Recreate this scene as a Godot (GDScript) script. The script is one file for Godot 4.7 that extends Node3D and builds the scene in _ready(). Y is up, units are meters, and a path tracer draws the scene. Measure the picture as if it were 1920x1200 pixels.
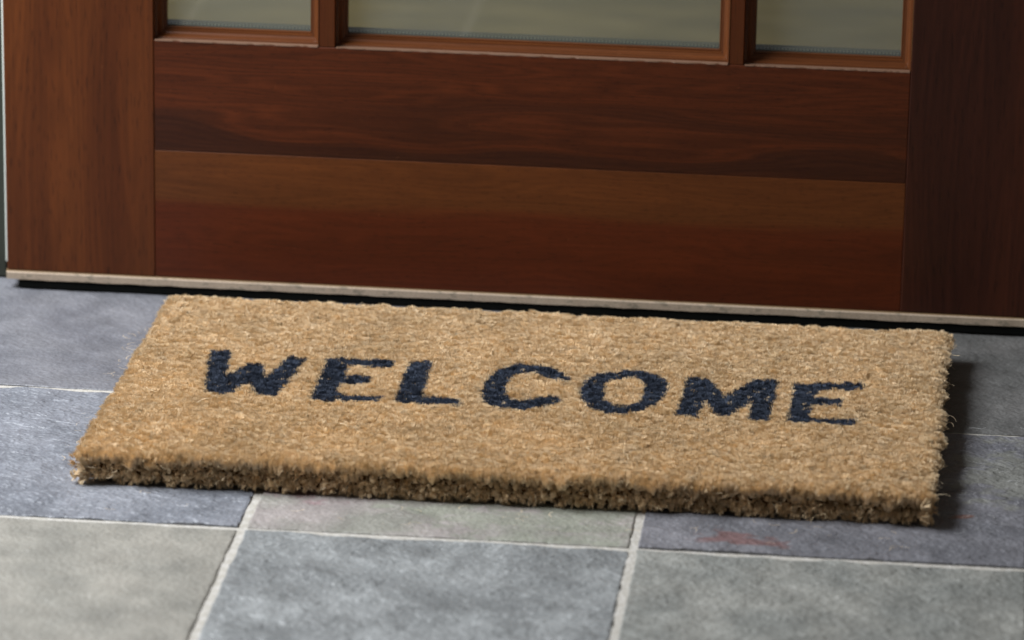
extends Node3D
# A coir doormat lettered WELCOME on a slate floor, in front of a glazed wooden door.
# Door face: plane z = 0 (facing +z). Floor: y = 0. Units are metres.

const MAT_X0 := -0.208
const MAT_X1 := 0.487
const MAT_Z0 := 0.081
const MAT_Z1 := 0.500
const PITCH := 0.311
const GRID_X := -0.0633
const GRID_Z := 0.2683
const DOOR_X0 := -0.3723
const RAIL_X0 := -0.2352
const RAIL_X1 := 0.4419
const DOOR_X1 := 0.579
const RAIL_TOP := 0.240
const RAIL_JOINT := 0.1377
const DOOR_BOTTOM := 0.0176
const DOOR_TOP := 2.02
const OPEN_TOP := 1.90

var rng := RandomNumberGenerator.new()
var names := {}


# ---------------------------------------------------------------- helpers
func numbered(called: String) -> String:
	var n: int = names.get(called, 0)
	names[called] = n + 1
	return called if n == 0 else "%s_%03d" % [called, n]

func tag(o: Node3D, label: String, category := "", group := "", kind := "") -> Node3D:
	if label: o.set_meta("label", label)
	if category: o.set_meta("category", category)
	if group: o.set_meta("group", group)
	if kind: o.set_meta("kind", kind)
	return o

func holder(called: String) -> Node3D:
	var o := Node3D.new()
	o.name = numbered(called)
	add_child(o, true)
	return o

func put(called: String, mesh: Mesh, material: Material, parent: Node, at := Vector3.ZERO) -> MeshInstance3D:
	var o := MeshInstance3D.new()
	o.name = called
	o.mesh = mesh
	o.material_override = material
	o.position = at
	parent.add_child(o, true)
	return o

func start() -> SurfaceTool:
	var st := SurfaceTool.new()
	st.begin(Mesh.PRIMITIVE_TRIANGLES)
	st.set_smooth_group(-1)
	return st

func done(st: SurfaceTool) -> ArrayMesh:
	st.generate_normals()
	return st.commit()

# a quad seen from the side its normal points to: a, b, c, d clockwise
func quad(st: SurfaceTool, a: Vector3, b: Vector3, c: Vector3, d: Vector3, ua := Vector2.ZERO, ub := Vector2.ZERO, uc := Vector2.ZERO, ud := Vector2.ZERO) -> void:
	for k in [[a, ua], [b, ub], [c, uc], [a, ua], [c, uc], [d, ud]]:
		st.set_uv(k[1])
		st.add_vertex(k[0])

# a box with bevelled edges; its front (+z) face carries uv 0..1, the other faces follow
func board(st: SurfaceTool, lo: Vector3, hi: Vector3, bevel := 0.0012) -> void:
	var c := (lo + hi) / 2.0
	var h := (hi - lo) / 2.0
	var b := minf(bevel, minf(h.x, minf(h.y, h.z)) * 0.8)
	var uvf := func(p: Vector3) -> Vector2:
		return Vector2((p.x - lo.x) / (hi.x - lo.x), 1.0 - (p.y - lo.y) / (hi.y - lo.y) + (p.z - hi.z) * 0.5)
	var face := func(n: Vector3, u: Vector3, v: Vector3) -> void:
		var pn := n * h
		var pu: Vector3 = u * (h - Vector3(b, b, b))
		var pv: Vector3 = v * (h - Vector3(b, b, b))
		var q := [c + pn - pu - pv, c + pn - pu + pv, c + pn + pu + pv, c + pn + pu - pv]
		quad(st, q[0], q[1], q[2], q[3], uvf.call(q[0]), uvf.call(q[1]), uvf.call(q[2]), uvf.call(q[3]))
	var axes := [Vector3.RIGHT, Vector3.UP, Vector3.BACK]
	for i in 3:
		for s in [1.0, -1.0]:
			var n: Vector3 = axes[i] * s
			var u: Vector3 = axes[(i + 1) % 3]
			var v: Vector3 = axes[(i + 2) % 3]
			if s > 0: face.call(n, u, v)
			else: face.call(n, v, u)
	# edge strips and corners
	var corner := func(sx: float, sy: float, sz: float, which: int) -> Vector3:
		var p := Vector3(sx * (h.x - b), sy * (h.y - b), sz * (h.z - b))
		p[which] = [sx, sy, sz][which] * h[which]
		return c + p
	for i in 3:
		var j := (i + 1) % 3
		var k := (i + 2) % 3
		for sj in [1.0, -1.0]:
			for sk in [1.0, -1.0]:
				var s0 := [0.0, 0.0, 0.0]
				s0[j] = sj
				s0[k] = sk
				var s1 := s0.duplicate()
				s0[i] = -1.0
				s1[i] = 1.0
				var a: Vector3 = corner.call(s0[0], s0[1], s0[2], j)
				var a2: Vector3 = corner.call(s1[0], s1[1], s1[2], j)
				var d: Vector3 = corner.call(s0[0], s0[1], s0[2], k)
				var d2: Vector3 = corner.call(s1[0], s1[1], s1[2], k)
				if sj * sk > 0: quad(st, a, d, d2, a2, uvf.call(a), uvf.call(d), uvf.call(d2), uvf.call(a2))
				else: quad(st, a, a2, d2, d, uvf.call(a), uvf.call(a2), uvf.call(d2), uvf.call(d))
	for sx in [1.0, -1.0]:
		for sy in [1.0, -1.0]:
			for sz in [1.0, -1.0]:
				var p: Vector3 = corner.call(sx, sy, sz, 0)
				var q: Vector3 = corner.call(sx, sy, sz, 1)
				var r: Vector3 = corner.call(sx, sy, sz, 2)
				var t := [p, q, r] if sx * sy * sz < 0 else [p, r, q]
				for e in t:
					st.set_uv(uvf.call(e))
					st.add_vertex(e)

func noise_of(seed_: int, freq: float, octaves := 4, kind := FastNoiseLite.TYPE_SIMPLEX_SMOOTH, fractal := FastNoiseLite.FRACTAL_FBM) -> FastNoiseLite:
	var n := FastNoiseLite.new()
	n.seed = seed_
	n.frequency = freq
	n.noise_type = kind
	n.fractal_type = fractal
	n.fractal_octaves = octaves
	return n

func simple(color: Color, rough := 0.6, spec := 0.5) -> StandardMaterial3D:
	var m := StandardMaterial3D.new()
	m.albedo_color = color
	m.roughness = rough
	m.metallic_specular = spec
	return m


# ---------------------------------------------------------------- wood
# A float field w x h of streaks along x: noise sampled coarsely along the grain.
func streaks(seed_: int, w: int, h: int, squeeze: int, freq: float, octaves := 4) -> Image:
	var im := noise_of(seed_, freq, octaves).get_image(maxi(4, w / squeeze), h, false, false, false)
	im.convert(Image.FORMAT_RF)
	im.resize(w, h, Image.INTERPOLATE_CUBIC)
	return im

# tone: Callable(u, v) -> [r, g, b] base colour (sRGB 0..1) of the wood at that place
func wood(seed_: int, w: int, h: int, tone: Callable, upright := false, marks := 12, streak := 1.0) -> StandardMaterial3D:
	var fine := streaks(seed_, w, h, 40, 0.2, 3)
	var mid := streaks(seed_ + 1, w, h, 22, 0.05, 3)
	var wide := streaks(seed_ + 2, w, h, 9, 0.014, 2)
	var pores := streaks(seed_ + 3, w, h, 9, 0.4, 2)
	var f1 := fine.get_data().to_float32_array()
	var f2 := mid.get_data().to_float32_array()
	var f3 := wide.get_data().to_float32_array()
	var f4 := pores.get_data().to_float32_array()
	var px := PackedByteArray()
	px.resize(w * h * 3)
	var hp := PackedByteArray()
	hp.resize(w * h)
	for y in h:
		for x in w:
			var i := y * w + x
			var rings := sin(TAU * (y * 0.085 + f3[i] * 7.0)) * (0.03 + 0.07 * f2[i])
			var g := (f1[i] - 0.5) * 0.28 * streak + (f2[i] - 0.5) * 0.15 * streak + (f3[i] - 0.5) * 0.16 + rings * streak
			var pore := clampf((f4[i] - 0.66) * 2.2, 0.0, 0.35)
			var c: Array = tone.call(float(x) / w, float(y) / h, f3[i], f2[i])
			var k := clampf(1.0 + g - pore * 0.6, 0.4, 1.6)
			px[i * 3] = int(clampf(c[0] * k, 0.0, 1.0) * 255.0)
			px[i * 3 + 1] = int(clampf(c[1] * pow(k, 1.1), 0.0, 1.0) * 255.0)
			px[i * 3 + 2] = int(clampf(c[2] * pow(k, 1.15), 0.0, 1.0) * 255.0)
			hp[i] = int(clampf(0.6 + g * 0.25 - pore, 0.0, 1.0) * 255.0)
	var im := Image.create_from_data(w, h, false, Image.FORMAT_RGB8, px)
	var hi := Image.create_from_data(w, h, false, Image.FORMAT_L8, hp)
	var r := RandomNumberGenerator.new()
	r.seed = seed_
	for k in marks: # dings and scratches in the varnish
		var p := Vector2(r.randf() * w, r.randf() * h)
		var d := Vector2.from_angle(r.randf() * TAU) * r.randf_range(0.4, 1.0)
		var n := r.randi_range(2, 9)
		var lift := r.randf_range(0.05, 0.16)
		for s in n:
			var q := Vector2i(p + d * s)
			if q.x >= 0 and q.y >= 0 and q.x < w and q.y < h:
				var c := im.get_pixelv(q)
				im.set_pixelv(q, c.lerp(Color(0.75, 0.56, 0.38), lift))
	if upright:
		im.rotate_90(CLOCKWISE)
		hi.rotate_90(CLOCKWISE)
	var m := StandardMaterial3D.new()
	m.albedo_texture = ImageTexture.create_from_image(im)
	m.heightmap_enabled = true
	m.heightmap_texture = ImageTexture.create_from_image(hi)
	m.heightmap_scale = 0.012
	m.roughness = 0.42
	m.metallic_specular = 0.34
	return m


# ---------------------------------------------------------------- slate
# look: c1, c2 base tones, c3 flakes, spots [[u, v, ru, rv, colour, strength]], cleft 0..1
func slate(seed_: int, look: Dictionary) -> StandardMaterial3D:
	var n := 512
	var low := noise_of(seed_, 0.006, 4).get_image(n, n, false, false, false)
	var grain := noise_of(seed_ + 5, 0.09, 4).get_image(n, n, false, false, false)
	var cleft_noise := noise_of(seed_ + 9, 0.03, 5)
	cleft_noise.fractal_gain = 0.62
	var cleft := cleft_noise.get_image(n * 3 / 4, n, false, false, false)
	cleft.resize(n, n, Image.INTERPOLATE_CUBIC)
	var plates := noise_of(seed_ + 13, 0.016, 5).get_image(n / 2, n, false, false, false)
	plates.resize(n, n, Image.INTERPOLATE_CUBIC)
	var hue := noise_of(seed_ + 21, 0.011, 3).get_image(n, n, false, false, false)
	for im in [low, grain, cleft, plates, hue]: im.convert(Image.FORMAT_RF)
	var a := low.get_data().to_float32_array()
	var b := grain.get_data().to_float32_array()
	var c := cleft.get_data().to_float32_array()
	var d := plates.get_data().to_float32_array()
	var e := hue.get_data().to_float32_array()
	var px := PackedByteArray()
	px.resize(n * n * 3)
	var hp := PackedFloat32Array()
	hp.resize(n * n)
	var c1: Color = look.c1
	var c2: Color = look.c2
	var c3: Color = look.c3
	var rough: float = look.get("cleft", 0.5)
	var flakes: float = look.get("flakes", 0.5)
	var spots: Array = look.get("spots", [])
	for y in n:
		for x in n:
			var i := y * n + x
			var t := clampf((a[i] - 0.5) * 2.6 + 0.5, 0.0, 1.0)
			var col := c1.lerp(c2, t)
			# split layers: steps in the height field
			var steps := d[i] * 5.0
			var st := (floorf(steps) + smoothstep(0.75, 1.0, steps - floorf(steps))) / 5.0
			var edge := smoothstep(0.7, 0.85, steps - floorf(steps)) * (1.0 - smoothstep(0.93, 1.0, steps - floorf(steps)))
			var fl := edge * flakes * smoothstep(0.5, 0.7, e[i]) * 0.22 + smoothstep(0.55, 0.85, b[i] * 0.6 + c[i] * 0.4) * 0.7 * flakes
			col = col.lerp(c3, clampf(fl, 0.0, 0.75))
			for s in spots:
				var dx: float = (float(x) / n - s[0]) / s[2]
				var dy: float = (float(y) / n - s[1]) / s[3]
				var q := dx * dx + dy * dy + (d[i] - 0.5) * 2.6 + (c[i] - 0.5) * 2.2
				if q < 1.0:
					var sc: Color = s[4]
					col = col.lerp(sc, clampf((1.0 - q) * 1.4, 0.0, 1.0) * s[5])
			var k := 1.0 + (b[i] - 0.5) * 0.09 + (c[i] - 0.5) * 0.15 * rough + (e[i] - 0.5) * 0.20
			px[i * 3] = int(clampf(col.r * k, 0.0, 1.0) * 255.0)
			px[i * 3 + 1] = int(clampf(col.g * k, 0.0, 1.0) * 255.0)
			px[i * 3 + 2] = int(clampf(col.b * k, 0.0, 1.0) * 255.0)
			hp[i] = clampf(st * 0.5 * rough + c[i] * 0.36 * rough + b[i] * 0.14, 0.0, 1.0)
	var m := StandardMaterial3D.new()
	m.albedo_texture = ImageTexture.create_from_image(Image.create_from_data(n, n, false, Image.FORMAT_RGB8, px))
	m.heightmap_enabled = true
	m.heightmap_texture = ImageTexture.create_from_image(Image.create_from_data(n, n, false, Image.FORMAT_RF, hp.to_byte_array()))
	m.heightmap_scale = 0.6
	m.roughness = look.get("gloss", 0.5)
	m.metallic_specular = 0.5
	return m

# one slate tile: uneven cleft top, chipped outline, rounded arrises, sides down to the bed
func tile_mesh(seed_: int, wx: float, wz: float, warp: float) -> ArrayMesh:
	var n := 96
	var ledge := noise_of(seed_ + 8, 20.0, 4)
	var h := noise_of(seed_, 14.0, 4)
	var e := noise_of(seed_ + 3, 45.0, 4)
	var top := func(i: int, j: int) -> Vector3:
		var u := float(clampi(i, 0, n)) / n
		var v := float(clampi(j, 0, n)) / n
		var x := (u - 0.5) * wx
		var z := (v - 0.5) * wz
		var y := h.get_noise_2d(x, z) * warp
		# split layers: thin ledges where one sheet of slate ends and the next begins
		var q := ledge.get_noise_2d(x * 0.8 + z * 0.3, z * 1.5) * 5.0 + 10.0
		y += (floorf(q) - 10.0 + smoothstep(0.55, 1.0, q - floorf(q))) * warp * 0.26
		y = maxf(y, -0.0007)
		var out := 0.0
		if i <= 0 or j <= 0 or i >= n or j >= n:
			y -= 0.0006
			out = 1.0
		if i <= 0: x += e.get_noise_2d(0.3, z) * 0.0010
		if i >= n: x += e.get_noise_2d(1.3, z) * 0.0010
		if j <= 0: z += e.get_noise_2d(x, 2.3) * 0.0010
		if j >= n: z += e.get_noise_2d(x, 3.3) * 0.0010
		if i < 0 or j < 0 or i > n or j > n: y = -0.012
		return Vector3(x, y, z)
	# the last cells before the rim are narrow so that the arris is tight
	var squeeze := func(p: Vector3, i: int, j: int) -> Vector3:
		if i == 1: p.x = -wx / 2 + 0.0014
		if i == n - 1: p.x = wx / 2 - 0.0014
		if j == 1: p.z = -wz / 2 + 0.0014
		if j == n - 1: p.z = wz / 2 - 0.0014
		return p
	var pts := []
	for j in range(-1, n + 2):
		var row := []
		for i in range(-1, n + 2):
			row.append(squeeze.call(top.call(i, j), i, j))
		pts.append(row)
	var st := start()
	var uv := func(p: Vector3) -> Vector2: return Vector2(p.x / wx + 0.5, p.z / wz + 0.5)
	for j in n + 2:
		for i in n + 2:
			var p: Vector3 = pts[j][i]
			var q: Vector3 = pts[j][i + 1]
			var r: Vector3 = pts[j + 1][i + 1]
			var s: Vector3 = pts[j + 1][i]
			quad(st, p, q, r, s, uv.call(p), uv.call(q), uv.call(r), uv.call(s))
	st.set_smooth_group(0)
	st.index()
	return done(st)


# ---------------------------------------------------------------- coir
# thin three-sided fibre along a list of points
func fibre(st: SurfaceTool, pts: Array, r0: float, r1: float, shade: float) -> void:
	var rings := []
	for k in pts.size():
		var a: Vector3 = pts[maxi(k - 1, 0)]
		var b: Vector3 = pts[mini(k + 1, pts.size() - 1)]
		var t := (b - a).normalized()
		var u := t.cross(Vector3(0.31, 0.2, 0.93)).normalized()
		var v := t.cross(u)
		var r := lerpf(r0, r1, float(k) / (pts.size() - 1))
		var ring := []
		for s in 3:
			var w := TAU * s / 3.0
			ring.append(pts[k] + (u * cos(w) + v * sin(w)) * r)
		rings.append(ring)
	st.set_color(Color(shade, shade, shade))
	for k in pts.size() - 1:
		for s in 3:
			var e := (s + 1) % 3
			quad(st, rings[k][s], rings[k][e], rings[k + 1][e], rings[k + 1][s])

func clump_mesh(seed_: int, count: int, spread: float, length: float, splay: float) -> ArrayMesh:
	var r := RandomNumberGenerator.new()
	r.seed = seed_
	var st := start()
	for k in count:
		var a := r.randf() * TAU
		var d := sqrt(r.randf()) * spread
		var p := Vector3(cos(a) * d, 0, sin(a) * d)
		var lean := Vector3(cos(a), 0, sin(a)) * splay * r.randf_range(0.2, 1.2) + Vector3(r.randf_range(-1, 1), 0, r.randf_range(-1, 1)) * splay * 0.8
		var l := length * r.randf_range(0.86, 1.05)
		var bend := Vector3(r.randf_range(-1, 1), 0, r.randf_range(-1, 1)) * 0.0012
		fibre(st, [p, p + Vector3(0, l * 0.55, 0) + lean * 0.35 + bend * 0.5, p + Vector3(0, l, 0) + lean + bend], 0.00017, r.randf_range(0.00011, 0.00015), r.randf_range(0.93, 1.06))
	return done(st)

# the looped edge tuft: fibres running over a rounded lobe that bulges to +z
func loop_mesh(seed_: int) -> ArrayMesh:
	var r := RandomNumberGenerator.new()
	r.seed = seed_
	var st := start()
	for k in 26:
		var side := r.randf_range(-1.0, 1.0)
		var rad := sqrt(maxf(0.05, 1.0 - side * side)) * r.randf_range(0.8, 1.08)
		var tilt := r.randf_range(-0.35, 0.35)
		var pts := []
		for s in 6:
			var w := lerpf(-0.5, 0.5, s / 5.0) * PI * 1.15
			pts.append(Vector3(side * 0.0028 + tilt * sin(w) * 0.0022, sin(w) * 0.0058 * rad, cos(w) * 0.0048 * rad))
		fibre(st, pts, 0.00026, 0.0002, r.randf_range(0.68, 1.2))
	return done(st)

func hair_mesh(seed_: int, turn: float) -> ArrayMesh:
	var r := RandomNumberGenerator.new()
	r.seed = seed_
	var st := start()
	var pts := []
	for s in 9:
		var w := turn * s / 8.0
		pts.append(Vector3(sin(w), 0.12 * sin(w * 1.7) , 1.0 - cos(w)) / maxf(turn, 0.5))
	fibre(st, pts, 0.016, 0.009, 1.0)
	return done(st)

func many(called: String, mesh: Mesh, material: Material, parent: Node, spots: Array, colors: Array) -> MultiMeshInstance3D:
	var mm := MultiMesh.new()
	mm.transform_format = MultiMesh.TRANSFORM_3D
	mm.use_colors = true
	mm.mesh = mesh
	mm.instance_count = spots.size()
	for i in spots.size():
		mm.set_instance_transform(i, spots[i])
		mm.set_instance_color(i, colors[i])
	var o := MultiMeshInstance3D.new()
	o.name = called
	o.multimesh = mm
	o.material_override = material
	o.set_meta("kind", "stuff")
	parent.add_child(o, true)
	return o

func upright_basis(up: Vector3, spin: float, size: float) -> Basis:
	var y := up.normalized()
	var x := y.cross(Vector3(0.0, 0.3, 1.0)).normalized()
	var z := x.cross(y)
	return Basis(x, y, z) * Basis(Vector3.UP, spin) * Basis.from_scale(Vector3(size, size, size))


func _ready() -> void:
	rng.seed = 11
	lens_and_light()
	build_floor()
	build_interior()
	build_door()
	build_frame()
	build_mat()
	build_litter()


# ---------------------------------------------------------------- camera, light, exposure
func lens_and_light() -> void:
	var cam := Camera3D.new()
	cam.name = "camera"
	cam.position = Vector3(0.4871, 1.3213, 4.0156)
	cam.rotation = Vector3(-0.31815, 0.09808, 0.01735)
	cam.current = true
	var at := CameraAttributesPhysical.new()
	at.frustum_focal_length = 175.7
	at.frustum_focus_distance = 3.96
	at.frustum_near = 0.1
	at.frustum_far = 60.0
	at.exposure_aperture = 5.4
	cam.attributes = at
	add_child(cam)

	var env := Environment.new()
	env.background_mode = Environment.BG_COLOR
	env.background_color = Color(0.86, 0.83, 0.78)
	env.background_energy_multiplier = 0.15
	env.tonemap_mode = Environment.TONE_MAPPER_LINEAR
	env.tonemap_exposure = 1.0
	env.sdfgi_enabled = true
	env.ssao_enabled = true
	env.ssil_enabled = true
	var we := WorldEnvironment.new()
	we.name = "surroundings"
	we.environment = env
	add_child(we)

	# soft daylight from an opening high on the left of the door
	var window := AreaLight3D.new()
	window.name = "daylight"
	window.area_size = Vector2(1.05, 0.85)
	window.light_color = Color(0.968, 0.984, 1.0)
	window.light_energy = 7.3
	window.shadow_enabled = true
	window.area_range = 12.0
	window.look_at_from_position(Vector3(-1.08, 1.4, 0.42), Vector3(0.1, 0.0, 0.4))
	add_child(window)


# ---------------------------------------------------------------- floor
func build_floor() -> void:
	var floor_ := holder("floor")
	tag(floor_, "slate tile floor with pale grout joints", "", "", "structure")
	var gm := simple(Color(0.735, 0.72, 0.70), 0.85, 0.4)
	var nt := NoiseTexture2D.new()
	nt.noise = noise_of(4, 0.05, 4)
	nt.width = 512
	nt.height = 512
	nt.seamless = true
	gm.heightmap_enabled = true
	gm.heightmap_texture = nt
	gm.heightmap_scale = 0.05
	var gt := NoiseTexture2D.new()
	gt.noise = noise_of(14, 0.02, 5)
	gt.width = 512
	gt.height = 512
	gt.seamless = true
	var gr := Gradient.new()
	gr.set_color(0, Color(0.86, 0.85, 0.82))
	gr.set_color(1, Color(1, 1, 1))
	gt.color_ramp = gr
	gm.albedo_texture = gt
	gm.uv1_triplanar = true
	gm.uv1_scale = Vector3(9, 9, 9)
	var gst := start()
	board(gst, Vector3(GRID_X - 3.5 * PITCH, -0.03, -0.05), Vector3(GRID_X + 4.5 * PITCH, -0.0016, GRID_Z + 4.5 * PITCH), 0.001)
	put("grout_bed", done(gst), gm, floor_)
	var blue := {"c1": Color(0.420, 0.430, 0.458), "c2": Color(0.490, 0.498, 0.526), "c3": Color(0.65, 0.66, 0.68), "cleft": 1.0, "flakes": 0.9, "gloss": 0.46}
	var violet := {"c1": Color(0.395, 0.397, 0.420), "c2": Color(0.450, 0.450, 0.470), "c3": Color(0.59, 0.59, 0.61), "cleft": 0.45, "flakes": 0.3, "gloss": 0.5}
	var beige := {"c1": Color(0.505, 0.495, 0.467), "c2": Color(0.555, 0.540, 0.508), "c3": Color(0.64, 0.62, 0.59), "cleft": 0.22, "flakes": 0.2, "gloss": 0.5}
	var pink := {"c1": Color(0.51, 0.505, 0.475), "c2": Color(0.58, 0.55, 0.54), "c3": Color(0.68, 0.67, 0.66), "cleft": 0.5, "flakes": 0.5, "gloss": 0.5,
		"spots": [[0.1, 0.66, 0.3, 0.12, Color(0.56, 0.44, 0.46), 0.7], [0.8, 0.6, 0.5, 0.5, Color(0.52, 0.53, 0.48), 0.7]]}
	var green := {"c1": Color(0.455, 0.463, 0.466), "c2": Color(0.530, 0.538, 0.540), "c3": Color(0.65, 0.66, 0.66), "cleft": 1.0, "flakes": 0.7, "gloss": 0.46}
	var olive := {"c1": Color(0.470, 0.474, 0.460), "c2": Color(0.530, 0.528, 0.508), "c3": Color(0.63, 0.63, 0.62), "cleft": 0.9, "flakes": 0.4, "gloss": 0.5}
	var rusty := {"c1": Color(0.385, 0.385, 0.405), "c2": Color(0.450, 0.446, 0.466), "c3": Color(0.57, 0.57, 0.59), "cleft": 0.8, "flakes": 0.5, "gloss": 0.46,
		"spots": [[0.27, 0.905, 0.17, 0.05, Color(0.44, 0.32, 0.315), 0.75], [0.17, 0.93, 0.06, 0.03, Color(0.43, 0.335, 0.335), 0.5], [0.83, 0.66, 0.03, 0.012, Color(0.47, 0.33, 0.29), 0.8], [0.98, 0.3, 0.2, 0.25, Color(0.50, 0.50, 0.46), 0.6]]}
	var dark := {"c1": Color(0.345, 0.345, 0.34), "c2": Color(0.40, 0.395, 0.39), "c3": Color(0.52, 0.52, 0.52), "cleft": 0.5, "flakes": 0.4, "gloss": 0.5}
	var looks := {"blue": slate(31, blue), "violet": slate(47, violet), "beige": slate(52, beige), "pink": slate(63, pink), "green": slate(74, green), "olive": slate(85, olive), "rusty": slate(96, rusty), "dark": slate(107, dark)}
	var marks := {"blue": "blue grey slate tile with a flaky cleft face", "violet": "smooth violet grey slate tile", "beige": "smooth beige grey slate tile standing proud of its joint", "pink": "grey slate tile with a pink stain", "green": "green grey slate tile with pale flakes", "olive": "olive grey slate tile with rippled face", "rusty": "dark violet slate tile with rust red stains", "dark": "dark grey slate tile"}
	# rows from the door outward, columns along the door
	var plan := [
		["dark", "beige", "green", "violet", "violet", "pink", "dark", "olive"],
		["olive", "green", "rusty", "blue", "pink", "rusty", "violet", "blue"],
		["violet", "dark", "olive", "beige", "green", "olive", "pink", "dark"],
		["green", "rusty", "blue", "violet", "dark", "blue", "beige", "green"],
		["pink", "olive", "beige", "dark", "violet", "green", "rusty", "blue"],
	]
	plan[0][5] = "dark"
	plan[0][6] = "dark"
	var lift := {"2_3": 0.0005, "1_5": 0.0012, "1_3": 0.0004, "0_4": 0.0003}
	var meshes := {}
	var joint := 0.0074
	for r in plan.size():
		for c in 8:
			var kind: String = plan[r][c]
			# column c spans GRID_X + (c - 4) * PITCH .. + PITCH
			var x0 := GRID_X + (c - 4) * PITCH - (0.1 if r == 0 else 0.0)
			var z0 := GRID_Z + (r - 1) * PITCH
			var size_z := PITCH - joint
			var zc := z0 + PITCH / 2
			if r == 0:
				size_z = PITCH - joint + 0.0
			var y: float = lift.get("%d_%d" % [r, c], 0.0)
			var key := kind
			if not meshes.has(key):
				meshes[key] = tile_mesh(200 + meshes.size() * 7, PITCH - joint, size_z, 0.0014 if kind in ["blue", "green", "olive", "rusty"] else 0.0007)
			var t := put("slate_tile", meshes[key], looks[kind], floor_, Vector3(x0 + PITCH / 2, y - 0.0004, zc))
			if r <= 2 and c >= 3 and c <= 5: t.set_meta("label", marks[kind])

func build_interior() -> void:
	var m := simple(Color(0.45, 0.40, 0.235), 0.8, 0.2)
	var nt := NoiseTexture2D.new()
	nt.noise = noise_of(8, 0.012, 3)
	nt.width = 512
	nt.height = 512
	nt.seamless = true
	var ramp := Gradient.new()
	ramp.set_color(0, Color(0.78, 0.79, 0.78))
	ramp.set_color(1, Color(1, 1, 1))
	nt.color_ramp = ramp
	m.albedo_texture = nt
	m.uv1_triplanar = true
	m.uv1_scale = Vector3(0.9, 1, 2.4)
	var st := start()
	board(st, Vector3(-1.6, -0.05, -2.6), Vector3(2.0, -0.001, -0.052), 0.002)
	tag(put("interior_floor", done(st), m, self), "olive beige floor of the room behind the glass", "", "", "structure")


# ---------------------------------------------------------------- door
# moulding profile: [inset from the opening's edge, depth behind the door face]
func bead_profile() -> Array:
	var p := [[0.0, -0.0004], [0.0004, -0.0062], [0.0024, -0.0064]]
	for k in 7:
		var w := k / 6.0 * PI / 2
		p.append([0.0024 + 0.0052 * (1.0 - cos(w)), -0.0064 - 0.0072 * sin(w)])
	p.append([0.0078, -0.0156])
	p.append([0.0092, -0.0156])
	p.append([0.0096, -0.0186])
	return p

# one mitred length of moulding along side "bottom", "top", "left" or "right" of an opening
func bead_mesh(x0: float, x1: float, y0: float, y1: float, side: String) -> ArrayMesh:
	var st := start()
	var prof := bead_profile()
	var ends := []
	for q in prof:
		var o: float = q[0]
		var z: float = q[1]
		match side:
			"bottom": ends.append([Vector3(x0 + o, y0 + o, z), Vector3(x1 - o, y0 + o, z)])
			"top": ends.append([Vector3(x1 - o, y1 - o, z), Vector3(x0 + o, y1 - o, z)])
			"left": ends.append([Vector3(x0 + o, y1 - o, z), Vector3(x0 + o, y0 + o, z)])
			"right": ends.append([Vector3(x1 - o, y0 + o, z), Vector3(x1 - o, y1 - o, z)])
	var along := 0
	for k in ends.size() - 1:
		var a: Array = ends[k]
		var b: Array = ends[k + 1]
		var v0 := float(k) / ends.size()
		var v1 := float(k + 1) / ends.size()
		var l: float = a[0].distance_to(a[1]) / 0.7
		if k == 2 or k == 0 or k == 9 or k == 10 or k == 11: st.set_smooth_group(100 + k)
		else: st.set_smooth_group(1)
		quad(st, a[0], b[0], b[1], a[1], Vector2(0, v0), Vector2(0, v1), Vector2(l, v1), Vector2(l, v0))
	return done(st)

# the narrow ledge along the foot of a pane, paler, with an uneven front
func ledge_mesh(x0: float, x1: float) -> ArrayMesh:
	var wn := noise_of(61, 60.0, 3)
	var st := start()
	var n := 90
	for k in n:
		var xa := lerpf(x0 + 0.0008, x1 - 0.0008, float(k) / n)
		var xb := lerpf(x0 + 0.0008, x1 - 0.0008, float(k + 1) / n)
		var fa := -0.0003 + minf(0.0, wn.get_noise_2d(xa, x0) * 0.002)
		var fb := -0.0003 + minf(0.0, wn.get_noise_2d(xb, x0) * 0.002)
		var y := RAIL_TOP + 0.0009
		quad(st, Vector3(xa, y, -0.0060), Vector3(xb, y, -0.0060), Vector3(xb, y, fb), Vector3(xa, y, fa))
		quad(st, Vector3(xa, y, fa), Vector3(xb, y, fb), Vector3(xb, y - 0.0012, fb + 0.0004), Vector3(xa, y - 0.0012, fa + 0.0004))
	return done(st)

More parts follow.
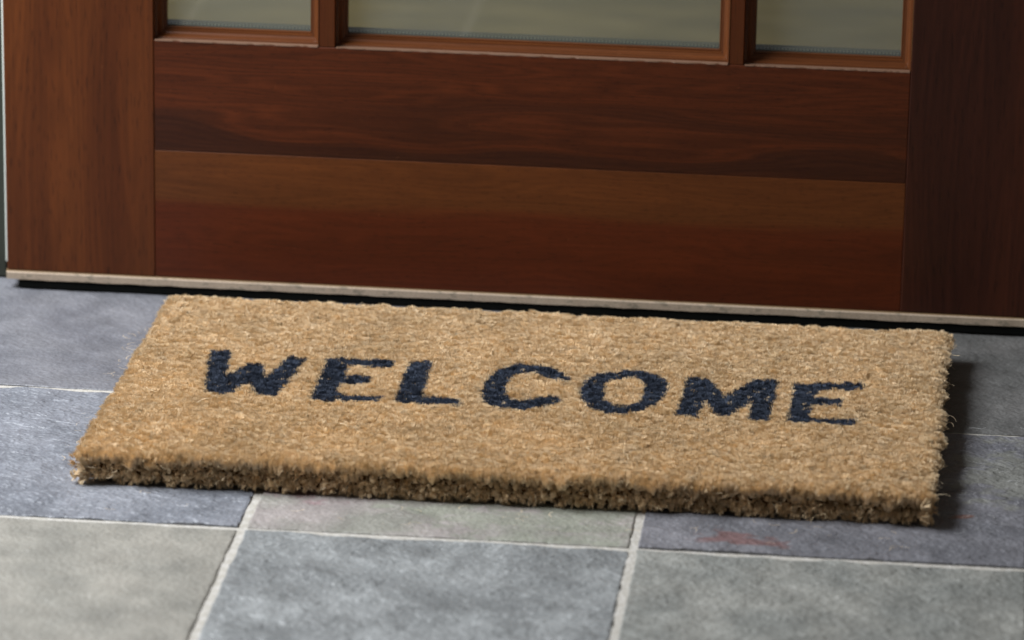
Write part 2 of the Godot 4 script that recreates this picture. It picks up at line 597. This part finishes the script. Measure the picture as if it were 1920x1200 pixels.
func build_door() -> void:
	var door := holder("glazed_door")
	door.position = Vector3.ZERO
	tag(door, "varnished brown wooden door with three glass panes above its bottom rail", "door")
	var mix := func(a: Array, b: Array, t: float) -> Array:
		return [lerpf(a[0], b[0], t), lerpf(a[1], b[1], t), lerpf(a[2], b[2], t)]
	var red := [0.318, 0.148, 0.068]
	var deep := [0.212, 0.106, 0.062]
	var pale := [0.372, 0.205, 0.094]
	var ruddy := [0.325, 0.140, 0.060]
	var upper_tone := func(u: float, v: float, wide: float, mid: float) -> Array:
		var band := smoothstep(0.68, 0.80, v + (wide - 0.5) * 0.5 - u * 0.10)
		var heart := smoothstep(0.62, 0.0, absf(v - 0.50 + (wide - 0.5) * 0.5 - u * 0.1) * 2.4) * smoothstep(0.12, 0.4, u) * 0.55
		return mix.call(red, deep, clampf(maxf(band * 0.85, heart) * (0.75 + mid * 0.5), 0.0, 1.0))
	var lower_tone := func(u: float, v: float, wide: float, mid: float) -> Array:
		var band := 1.0 - smoothstep(0.31, 0.46, v + (wide - 0.5) * 0.16)
		return mix.call(ruddy, pale, band)
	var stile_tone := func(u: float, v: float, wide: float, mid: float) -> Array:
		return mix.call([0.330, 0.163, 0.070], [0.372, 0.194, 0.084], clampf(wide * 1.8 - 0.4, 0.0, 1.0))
	var dark_shaded_tone := func(u: float, v: float, wide: float, mid: float) -> Array:  # darker wood, with the shade on the right side mixed into its colour
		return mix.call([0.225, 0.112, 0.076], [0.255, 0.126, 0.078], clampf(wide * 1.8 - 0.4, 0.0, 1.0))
	var bead_tone := func(u: float, v: float, wide: float, mid: float) -> Array:
		return mix.call([0.315, 0.168, 0.080], [0.385, 0.215, 0.104], mid)
	var up_mat := wood(301, 1280, 200, upper_tone, false, 34)
	var low_mat := wood(322, 1280, 230, lower_tone, false, 30, 0.55)
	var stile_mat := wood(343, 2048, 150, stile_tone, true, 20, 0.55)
	var dark_shaded_mat := wood(364, 2048, 150, dark_shaded_tone, true, 10, 0.7)
	var bead_mat := wood(385, 512, 64, bead_tone, false, 10, 0.8)
	bead_mat.roughness = 0.34
	var bar_mat := wood(399, 1024, 40, stile_tone, true, 14, 0.6)
	var ledge_mat := simple(Color(0.44, 0.33, 0.26), 0.6, 0.4)
	var d := -0.044
	var st: SurfaceTool
	# stiles; 2 mm grooves are left where they meet the rails
	for s in [[DOOR_X0, RAIL_X0 - 0.0002, stile_mat, ""], [RAIL_X1 + 0.0002, DOOR_X1, dark_shaded_mat, "dark brown stile with shade in its colour"]]:
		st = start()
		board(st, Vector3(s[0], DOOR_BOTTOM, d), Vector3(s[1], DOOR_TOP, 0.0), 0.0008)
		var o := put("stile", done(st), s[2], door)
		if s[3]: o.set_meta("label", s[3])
	# bottom rail: two boards glued edge to edge
	st = start()
	board(st, Vector3(RAIL_X0, RAIL_JOINT + 0.0001, d + 0.001), Vector3(RAIL_X1, RAIL_TOP, -0.0004), 0.0005)
	put("rail_board", done(st), up_mat, door).set_meta("label", "dark upper board of the bottom rail")
	st = start()
	board(st, Vector3(RAIL_X0, DOOR_BOTTOM, d + 0.001), Vector3(RAIL_X1, RAIL_JOINT - 0.0001, -0.0004), 0.0004)
	put("rail_board", done(st), low_mat, door).set_meta("label", "lower board of the bottom rail with a pale band")
	st = start()
	board(st, Vector3(RAIL_X0, OPEN_TOP, d + 0.001), Vector3(RAIL_X1, DOOR_TOP, -0.0004), 0.0008)
	put("top_rail", done(st), low_mat, door)
	# glazing bars and openings
	for b in [[-0.0862, -0.0712], [0.2808, 0.2942]]:
		st = start()
		board(st, Vector3(b[0], RAIL_TOP, d + 0.002), Vector3(b[1], OPEN_TOP, -0.0008), 0.0008)
		put("glazing_bar", done(st), bar_mat, door)
	var glass := StandardMaterial3D.new()
	glass.transparency = BaseMaterial3D.TRANSPARENCY_ALPHA
	glass.albedo_color = Color(0.93, 0.97, 0.94, 0.06)
	glass.roughness = 0.03
	glass.metallic_specular = 0.5
	var spacer_mat := simple(Color(0.27, 0.26, 0.17), 0.8, 0.2)
	var hole_mat := simple(Color(0.43, 0.43, 0.31), 0.8, 0.2)
	for w in [[RAIL_X0, -0.0862], [-0.0712, 0.2808], [0.2942, RAIL_X1]]:
		for side in ["bottom", "left", "right", "top"]:
			var bead := put("glazing_bead", bead_mesh(w[0], w[1], RAIL_TOP, OPEN_TOP, side), bead_mat, door)
			if side == "bottom": put("ledge", ledge_mesh(w[0], w[1]), ledge_mat, bead)
		st = start()
		board(st, Vector3(w[0] + 0.004, RAIL_TOP + 0.004, -0.0205), Vector3(w[1] - 0.004, OPEN_TOP - 0.004, -0.0190), 0.0003)
		var pane := put("glass_pane", done(st), glass, door)
		st = start()
		board(st, Vector3(w[0] + 0.005, RAIL_TOP + 0.005, -0.030), Vector3(w[1] - 0.005, RAIL_TOP + 0.0125, -0.0225), 0.0004)
		put("spacer_bar", done(st), spacer_mat, pane)
		st = start()
		var x: float = w[0] + 0.010
		while x < w[1] - 0.010:
			board(st, Vector3(x, RAIL_TOP + 0.0100, -0.0226), Vector3(x + 0.0014, RAIL_TOP + 0.0117, -0.0221), 0.0002)
			x += 0.0032
		var holes := put("spacer_perforation", done(st), hole_mat, pane)
		holes.set_meta("kind", "stuff")
	# pale strip along the foot of the door, with worn edges, and an added black board standing for the shade in the gap
	var pn := noise_of(77, 30.0, 4)
	st = start()
	var n := 220
	var x_a := DOOR_X0 - 0.0008
	for k in n:
		var xa := lerpf(x_a, DOOR_X1, float(k) / n)
		var xb := lerpf(x_a, DOOR_X1, float(k + 1) / n)
		var ya := 0.0092 + pn.get_noise_2d(xa, 0.0) * 0.0007
		var yb := 0.0092 + pn.get_noise_2d(xb, 0.0) * 0.0007
		var ta := DOOR_BOTTOM - 0.0002
		var za := 0.0012 + pn.get_noise_2d(xa, 5.0) * 0.0005
		var zb := 0.0012 + pn.get_noise_2d(xb, 5.0) * 0.0005
		var ua := xa * 3.0
		var ub := xb * 3.0
		quad(st, Vector3(xa, ta, -0.04), Vector3(xb, ta, -0.04), Vector3(xb, ta, zb - 0.0012), Vector3(xa, ta, za - 0.0012), Vector2(ua, 0), Vector2(ub, 0), Vector2(ub, 0.1), Vector2(ua, 0.1))
		quad(st, Vector3(xa, ta, za - 0.0012), Vector3(xb, ta, zb - 0.0012), Vector3(xb, ta - 0.002, zb), Vector3(xa, ta - 0.002, za), Vector2(ua, 0.1), Vector2(ub, 0.1), Vector2(ub, 0.3), Vector2(ua, 0.3))
		quad(st, Vector3(xa, ta - 0.002, za), Vector3(xb, ta - 0.002, zb), Vector3(xb, yb, zb - 0.0004), Vector3(xa, ya, za - 0.0004), Vector2(ua, 0.3), Vector2(ub, 0.3), Vector2(ub, 0.9), Vector2(ua, 0.9))
		quad(st, Vector3(xa, ya, za - 0.0004), Vector3(xb, yb, zb - 0.0004), Vector3(xb, yb, -0.04), Vector3(xa, ya, -0.04), Vector2(ua, 0.9), Vector2(ub, 0.9), Vector2(ub, 1), Vector2(ua, 1))
	var strip_im := Image.create(1024, 32, false, Image.FORMAT_RGB8)
	var sn := noise_of(91, 0.02, 4)
	var sb := noise_of(92, 0.12, 3)
	for y in 32:
		for xx in 1024:
			var k := 0.94 + sb.get_noise_2d(xx, y * 3.0) * 0.16
			var stain := smoothstep(0.22, 0.5, sn.get_noise_2d(xx, y * 2.0)) * 0.45
			var c := Color(0.78, 0.70, 0.615) * k
			c = c.lerp(Color(0.45, 0.43, 0.38), stain)
			if y < 6: c = c.lerp(Color(0.42, 0.31, 0.17), 0.75)
			strip_im.set_pixel(xx, y, c)
	var strip_mat := simple(Color.WHITE, 0.7, 0.4)
	strip_mat.albedo_texture = ImageTexture.create_from_image(strip_im)
	put("bottom_strip", done(st), strip_mat, door)
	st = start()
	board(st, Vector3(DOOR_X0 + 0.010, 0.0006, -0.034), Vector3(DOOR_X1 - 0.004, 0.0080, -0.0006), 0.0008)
	put("gap_shade_strip", done(st), simple(Color(0.06, 0.065, 0.06), 0.9, 0.2), door)

func build_frame() -> void:
	var frame := holder("door_frame")
	tag(frame, "dark door frame with a white weather strip beside the door", "door frame")
	var dark := simple(Color(0.20, 0.21, 0.18), 0.7, 0.4)
	var white := simple(Color(0.80, 0.82, 0.79), 0.55, 0.4)
	var st := start()
	board(st, Vector3(DOOR_X0 - 0.075, 0.0, -0.10), Vector3(DOOR_X0 - 0.006, DOOR_TOP + 0.06, -0.030), 0.002)
	put("jamb", done(st), dark, frame)
	st = start()
	board(st, Vector3(DOOR_X1 + 0.006, 0.0, -0.10), Vector3(DOOR_X1 + 0.075, DOOR_TOP + 0.06, -0.030), 0.002)
	put("jamb", done(st), dark, frame)
	st = start()
	board(st, Vector3(DOOR_X0 - 0.006, DOOR_TOP + 0.004, -0.10), Vector3(DOOR_X1 + 0.006, DOOR_TOP + 0.06, -0.032), 0.002)
	put("head", done(st), dark, frame)
	st = start()
	board(st, Vector3(DOOR_X0 - 0.0048, 0.020, -0.034), Vector3(DOOR_X0 - 0.0006, DOOR_TOP, -0.016), 0.0008)
	put("weather_strip", done(st), white, frame)
	st = start()
	board(st, Vector3(DOOR_X1 + 0.0006, 0.020, -0.034), Vector3(DOOR_X1 + 0.0048, DOOR_TOP, -0.016), 0.0008)
	put("weather_strip", done(st), white, frame)
	# unseen sill added under the door to block light through the gap
	st = start()
	board(st, Vector3(DOOR_X0 - 0.006, -0.02, -0.10), Vector3(DOOR_X1 + 0.006, 0.006, -0.036), 0.002)
	put("added_sill", done(st), dark, frame)


# ---------------------------------------------------------------- doormat
const LETTERS := [
	["W", [-146, 233, -128, 233, -121, 299, -107, 262, -94, 267, -88, 302, -77, 240, -60, 240, -72, 346, -87, 346, -100, 311, -112, 341, -124, 347, -133, 341]],
	["E", [-41, 241, -22, 239, 12, 234, 14, 251, -11, 253, -24, 257, -23, 286, -1, 283, 0, 297, -25, 303, -25, 328, -15, 333, 15, 330, 14, 344, -15, 347, -41, 347]],
	["L", [29, 236, 45, 234, 47, 285, 48, 325, 65, 328, 82, 332, 82, 343, 55, 342, 30, 343, 30, 297]],
	["C", [167, 259, 152, 239, 137, 232, 122, 231, 109, 245, 101, 264, 99, 290, 100, 308, 103, 327, 111, 339, 125, 346, 137, 346, 151, 337, 163, 325, 163, 312, 154, 313, 142, 322, 132, 326, 122, 320, 117, 308, 115, 284, 117, 266, 124, 252, 135, 248, 149, 258, 157, 266, 164, 267]],
	["O", [213, 234, 228, 234, 241, 242, 251, 262, 250, 294, 243, 322, 229, 342, 212, 345, 195, 337, 185, 318, 181, 296, 182, 268, 189, 249, 199, 239]],
	["M", [267, 243, 285, 240, 292, 262, 302, 291, 324, 244, 344, 242, 343, 293, 341, 343, 324, 342, 326, 295, 306, 338, 299, 337, 285, 299, 282, 342, 264, 342, 266, 294]],
	["E", [360, 244, 415, 236, 415, 253, 377, 257, 375, 284, 399, 282, 397, 297, 374, 298, 373, 329, 390, 332, 412, 331, 410, 343, 394, 345, 357, 343, 359, 296]],
]
const O_HOLE := [215, 251, 226, 253, 233, 265, 233, 291, 230, 313, 221, 325, 210, 323, 202, 314, 200, 296, 200, 271, 204, 258]

func polygon(flat: Array) -> PackedVector2Array:
	var p := PackedVector2Array()
	for k in flat.size() / 2:
		p.append(Vector2(flat[k * 2], flat[k * 2 + 1]) / 1000.0)
	return p

var edge_noise: FastNoiseLite
var height_noise: FastNoiseLite
var bump_noise: FastNoiseLite

# how far the mat's outline lies outside its nominal rectangle
func wobble(along: float, side: float) -> float:
	return edge_noise.get_noise_2d(along, side) * 0.0045

func left_edge(z: float) -> float:
	return MAT_X0 - 0.004 * (z - MAT_Z0) / (MAT_Z1 - MAT_Z0)

func right_edge(z: float) -> float:
	return MAT_X1 - 0.007 * (z - MAT_Z0) / (MAT_Z1 - MAT_Z0)

func pile_top(x: float, z: float) -> float:
	var y := 0.0292 + height_noise.get_noise_2d(x, z) * 0.0016 + bump_noise.get_noise_2d(x, z) * 0.0012
	# the pile rounds off towards its rim
	var e := minf(minf(x - left_edge(z), right_edge(z) - x), minf(z - MAT_Z0, MAT_Z1 - z))
	y -= 0.0040 * pow(clampf(1.0 - e / 0.012, 0.0, 1.2), 2.0)
	return y

func coir_color(spread := 0.16) -> Color:
	var k := 1.0 + rng.randfn(0.0, spread)
	k = clampf(k, 0.45, 1.5)
	var warm := rng.randf_range(-1.0, 1.0)
	return Color(0.80 * k, 0.617 * k * (1.0 - warm * 0.02), 0.395 * k * (1.0 - warm * 0.07))

func build_mat() -> void:
	edge_noise = noise_of(5, 18.0, 3)
	height_noise = noise_of(6, 16.0, 3)
	bump_noise = noise_of(7, 120.0, 2)
	var mat := holder("doormat")
	tag(mat, "thick tan coir doormat with dark navy WELCOME lettering on the slate floor", "doormat")
	var coir := StandardMaterial3D.new()
	coir.vertex_color_use_as_albedo = true
	coir.roughness = 0.9
	coir.metallic_specular = 0.2
	# body: woven core under the pile
	var st := start()
	board(st, Vector3(MAT_X0 + 0.006, 0.0025, MAT_Z0 + 0.006), Vector3(MAT_X1 - 0.013, 0.0218, MAT_Z1 - 0.007), 0.004)
	put("backing", done(st), simple(Color(0.36, 0.25, 0.14), 0.95, 0.2), mat)

	# cut pile
	var polys := []
	for l in LETTERS: polys.append(Geometry2D.offset_polygon(polygon(l[1]), -0.0002 if l[0] == "W" else 0.0005 if l[0] == "M" else 0.0015)[0])
	var hole := polygon(O_HOLE)
	var clump := clump_mesh(3, 15, 0.00085, 0.0082, 0.0011)
	var at := [[], [], [], [], [], [], [], []]
	var tint := [[], [], [], [], [], [], [], []]
	var s := 0.0044
	var rows := int((MAT_Z1 - MAT_Z0) / (s * 0.87))
	var cols := int((MAT_X1 - MAT_X0) / s)
	var tone_noise := noise_of(15, 9.0, 3)
	for j in rows + 1:
		for i in cols + 2:
			var cx := MAT_X0 - 0.0044 + (i + (0.5 if j % 2 else 0.0)) * s + rng.randf_range(-1, 1) * 0.0008
			var cz := MAT_Z0 + j * s * 0.87 + rng.randf_range(-1, 1) * 0.0007
			# outline
			if cx < left_edge(cz) + 0.002 - wobble(cz, 1.0) or cx > right_edge(cz) - 0.002 + wobble(cz, 2.0): continue
			if cz < MAT_Z0 + 0.002 - wobble(cx, 3.0) or cz > MAT_Z1 - 0.003 + wobble(cx, 4.0) * 0.7: continue
			var tuft_lift := rng.randfn(0.0, 0.0007)
			if rng.randf() < 0.08: tuft_lift -= rng.randf_range(0.0015, 0.0055)
			var tuft_tone := coir_color(0.05)
			var tn := 1.0 + tone_noise.get_noise_2d(cx, cz) * 0.10
			var tuft_lean := Vector3(rng.randfn(0.0, 0.14), 0, rng.randfn(0.0, 0.14))
			for k in 11:
				var a := rng.randf() * TAU
				var r := sqrt(rng.randf()) * 0.0023
				var x := cx + cos(a) * r
				var z := cz + sin(a) * r
				var y := pile_top(x, z) - 0.0079 + tuft_lift - r * r * 230.0 + rng.randfn(0.0, 0.00025)
				var up := Vector3(cos(a) * r * 150.0, 1.0, sin(a) * r * 150.0) + tuft_lean + Vector3(rng.randfn(0.0, 0.10), 0, rng.randfn(0.0, 0.10))
				# rim fibres lean out
				up.x += 0.28 * (clampf((x - right_edge(z) + 0.010) / 0.010, 0, 1) - clampf((left_edge(z) + 0.010 - x) / 0.010, 0, 1))
				up.z += 0.45 * (clampf((z - MAT_Z1 + 0.010) / 0.010, 0, 1) - clampf((MAT_Z0 + 0.010 - z) / 0.010, 0, 1))
				var which := 0
				# dye is judged at the fibre tips
				var tip := Vector2(x, z) + Vector2(up.x, up.z) / up.length() * 0.0074
				if tip.y > 0.228 and tip.y < 0.352:
					for l in polys.size():
						if Geometry2D.is_point_in_polygon(tip, polys[l]) and not (l == 4 and Geometry2D.is_point_in_polygon(tip, hole)):
							which = l + 1
							break
				var c := tuft_tone * (tn * (1.0 + rng.randfn(0.0, 0.045)))
				if rng.randf() < 0.006: c = c * 0.5
				elif rng.randf() < 0.006: c = c.lerp(Color(0.78, 0.66, 0.47), 0.7)
				if which > 0 and rng.randf() > 0.012:
					var q := 1.0 + rng.randfn(0.0, 0.25)
					c = Color(0.072, 0.087, 0.122) * clampf(q, 0.4, 1.9)
					if rng.randf() < 0.08: c = c.lerp(Color(0.10, 0.13, 0.19), 0.6)
				c.a = 1.0
				at[which].append(Transform3D(upright_basis(up, rng.randf() * TAU, rng.randf_range(0.9, 1.08)), Vector3(x, y, z)))
				tint[which].append(c)
	many("pile", clump, coir, mat, at[0], tint[0])
	for l in LETTERS.size():
		var o := many("letter", clump, coir, mat, at[l + 1], tint[l + 1])
		o.set_meta("label", "navy letter " + LETTERS[l][0] + " dyed into the pile")

	# looped tufts round the rim, a lower row of loops and an upper row of shaggy ends
	var loops := []
	var loop_tint := []
	var ends := []
	var end_tint := []
	var back_left := Vector3(left_edge(MAT_Z0), 0, MAT_Z0)
	var back_right := Vector3(right_edge(MAT_Z0), 0, MAT_Z0)
	var front_left := Vector3(left_edge(MAT_Z1), 0, MAT_Z1)
	var front_right := Vector3(right_edge(MAT_Z1), 0, MAT_Z1)
	var sides := [[front_left, front_right, 4.0, Vector3.BACK], [back_left, back_right, 3.0, Vector3.FORWARD], [back_left, front_left, 1.0, Vector3.LEFT], [back_right, front_right, 2.0, Vector3.RIGHT]]
	for side in sides:
		var a: Vector3 = side[0]
		var b: Vector3 = side[1]
		var out: Vector3 = side[3]
		var length := a.distance_to(b)
		var n := int(length / 0.0044)
		for k in n + 1:
			var p: Vector3 = a.lerp(b, (k + rng.randf_range(-0.3, 0.3)) / n)
			var w := wobble(p.x if absf(out.z) > 0.5 else p.z, side[2]) * 0.7
			var face := atan2(out.x, out.z)
			# small looped ends of the backing yarn, in two untidy rows
			for e in 3:
				if rng.randf() < 0.35: continue
				var size := rng.randf_range(0.4, 0.8)
				var high: float = [0.0072, 0.0100, 0.0170][e] + rng.randfn(0.0, 0.0014)
				var turn := Basis(Vector3.UP, face + rng.randfn(0.0, 0.5)) * Basis(Vector3.BACK, rng.randfn(0.0, 0.6)) * Basis(Vector3.RIGHT, rng.randfn([0.25, 0.0, -0.3][e], 0.3))
				var along := (b - a).normalized() * rng.randf_range(-0.0022, 0.0022)
				loops.append(Transform3D(turn * Basis.from_scale(Vector3(size, size, size)), p + along + out * (w - 0.0056 + rng.randfn(0.0, 0.0009)) + Vector3(0, high, 0)))
				loop_tint.append(coir_color(0.13))
			# cut fibre ends standing out all over the side
			for e in 17:
				var t := p + out * (w - 0.0095 + rng.randf() * 0.0025) + (b - a).normalized() * rng.randf_range(-0.0026, 0.0026)
				t.y = lerpf(0.0048, 0.0212, rng.randf())
				var rise := lerpf(-0.55, 1.0, (t.y - 0.0048) / 0.0164) + rng.randfn(0.0, 0.28)
				var up := out * rng.randf_range(0.75, 1.15) + Vector3(0, rise, 0) + (b - a).normalized() * rng.randfn(0.0, 0.3)
				ends.append(Transform3D(upright_basis(up, rng.randf() * TAU, rng.randf_range(0.72, 1.05)), t))
				end_tint.append(coir_color(0.13))
	many("edge_loops", loop_mesh(8), coir, mat, loops, loop_tint)
	many("edge_pile", clump, coir, mat, ends, end_tint)

	# loose fibres standing out of the pile and hanging from the rim
	for v in 3:
		var hairs := []
		var hair_tint := []
		for k in 150:
			var x := rng.randf_range(MAT_X0 + 0.004, MAT_X1 - 0.004)
			var z := rng.randf_range(MAT_Z0 + 0.004, MAT_Z1 - 0.004)
			var size := rng.randf_range(0.006, 0.015)
			var y := pile_top(x, z) - 0.0012 + rng.randf() * 0.001
			var on_letters := x > -0.16 and x < 0.43 and z > 0.225 and z < 0.355
			if k >= 60 and on_letters: continue
			if k < 60:
				var side: Array = sides[[0, 0, 2, 3, 3, 1][k % 6]]
				var p: Vector3 = side[0].lerp(side[1], rng.randf())
				var out: Vector3 = side[3]
				p += out * rng.randf_range(-0.003, 0.002)
				x = p.x
				z = p.z
				y = rng.randf_range(0.006, 0.024)
			var turn := Basis(Vector3.UP, rng.randf() * TAU) * Basis(Vector3.RIGHT, rng.randfn(0.0, 0.35 if k >= 60 else 0.8)) * Basis(Vector3.BACK, rng.randfn(0.1, 0.3 if k >= 60 else 0.7))
			hairs.append(Transform3D(turn * Basis.from_scale(Vector3(size, size, size)), Vector3(x, y, z)))
			var c := coir_color(0.2)
			c = c.lerp(Color(0.74, 0.64, 0.48), rng.randf() * 0.8)
			hair_tint.append(c)
		many("loose_fibres", hair_mesh(40 + v, [1.0, 2.2, 3.6][v]), coir, mat, hairs, hair_tint)


# ---------------------------------------------------------------- small litter
func build_litter() -> void:
	var coir := StandardMaterial3D.new()
	coir.vertex_color_use_as_albedo = true
	coir.roughness = 0.8
	var spots := []
	var tint := []
	for k in 190:
		var x := rng.randf_range(0.50, 0.62)
		var z := rng.randf_range(0.24, 0.52)
		if k > 90:
			x = rng.randf_range(-0.40, 0.60)
			z = rng.randf_range(0.02, 0.80)
		var size := rng.randf_range(0.004, 0.013)
		spots.append(Transform3D(Basis(Vector3.UP, rng.randf() * TAU) * Basis.from_scale(Vector3(size, size * 0.12, size)), Vector3(x, 0.0034 if k <= 90 else 0.0012, z)))
		tint.append(Color(0.6, 0.6, 0.6) * rng.randf_range(0.6, 1.1))
		if k > 120: # shed coir
			tint[k] = coir_color(0.2)
			spots[k].origin = Vector3(rng.randf_range(-0.24, -0.215) if k % 2 else rng.randf_range(-0.2, 0.5), 0.0022, rng.randf_range(0.1, 0.49) if k % 2 else rng.randf_range(0.51, 0.56))
	var o := many("lint", hair_mesh(71, 1.7), coir, self, spots, tint)
	tag(o, "fine pale lint and loose fibres scattered on the slate", "lint", "", "stuff")
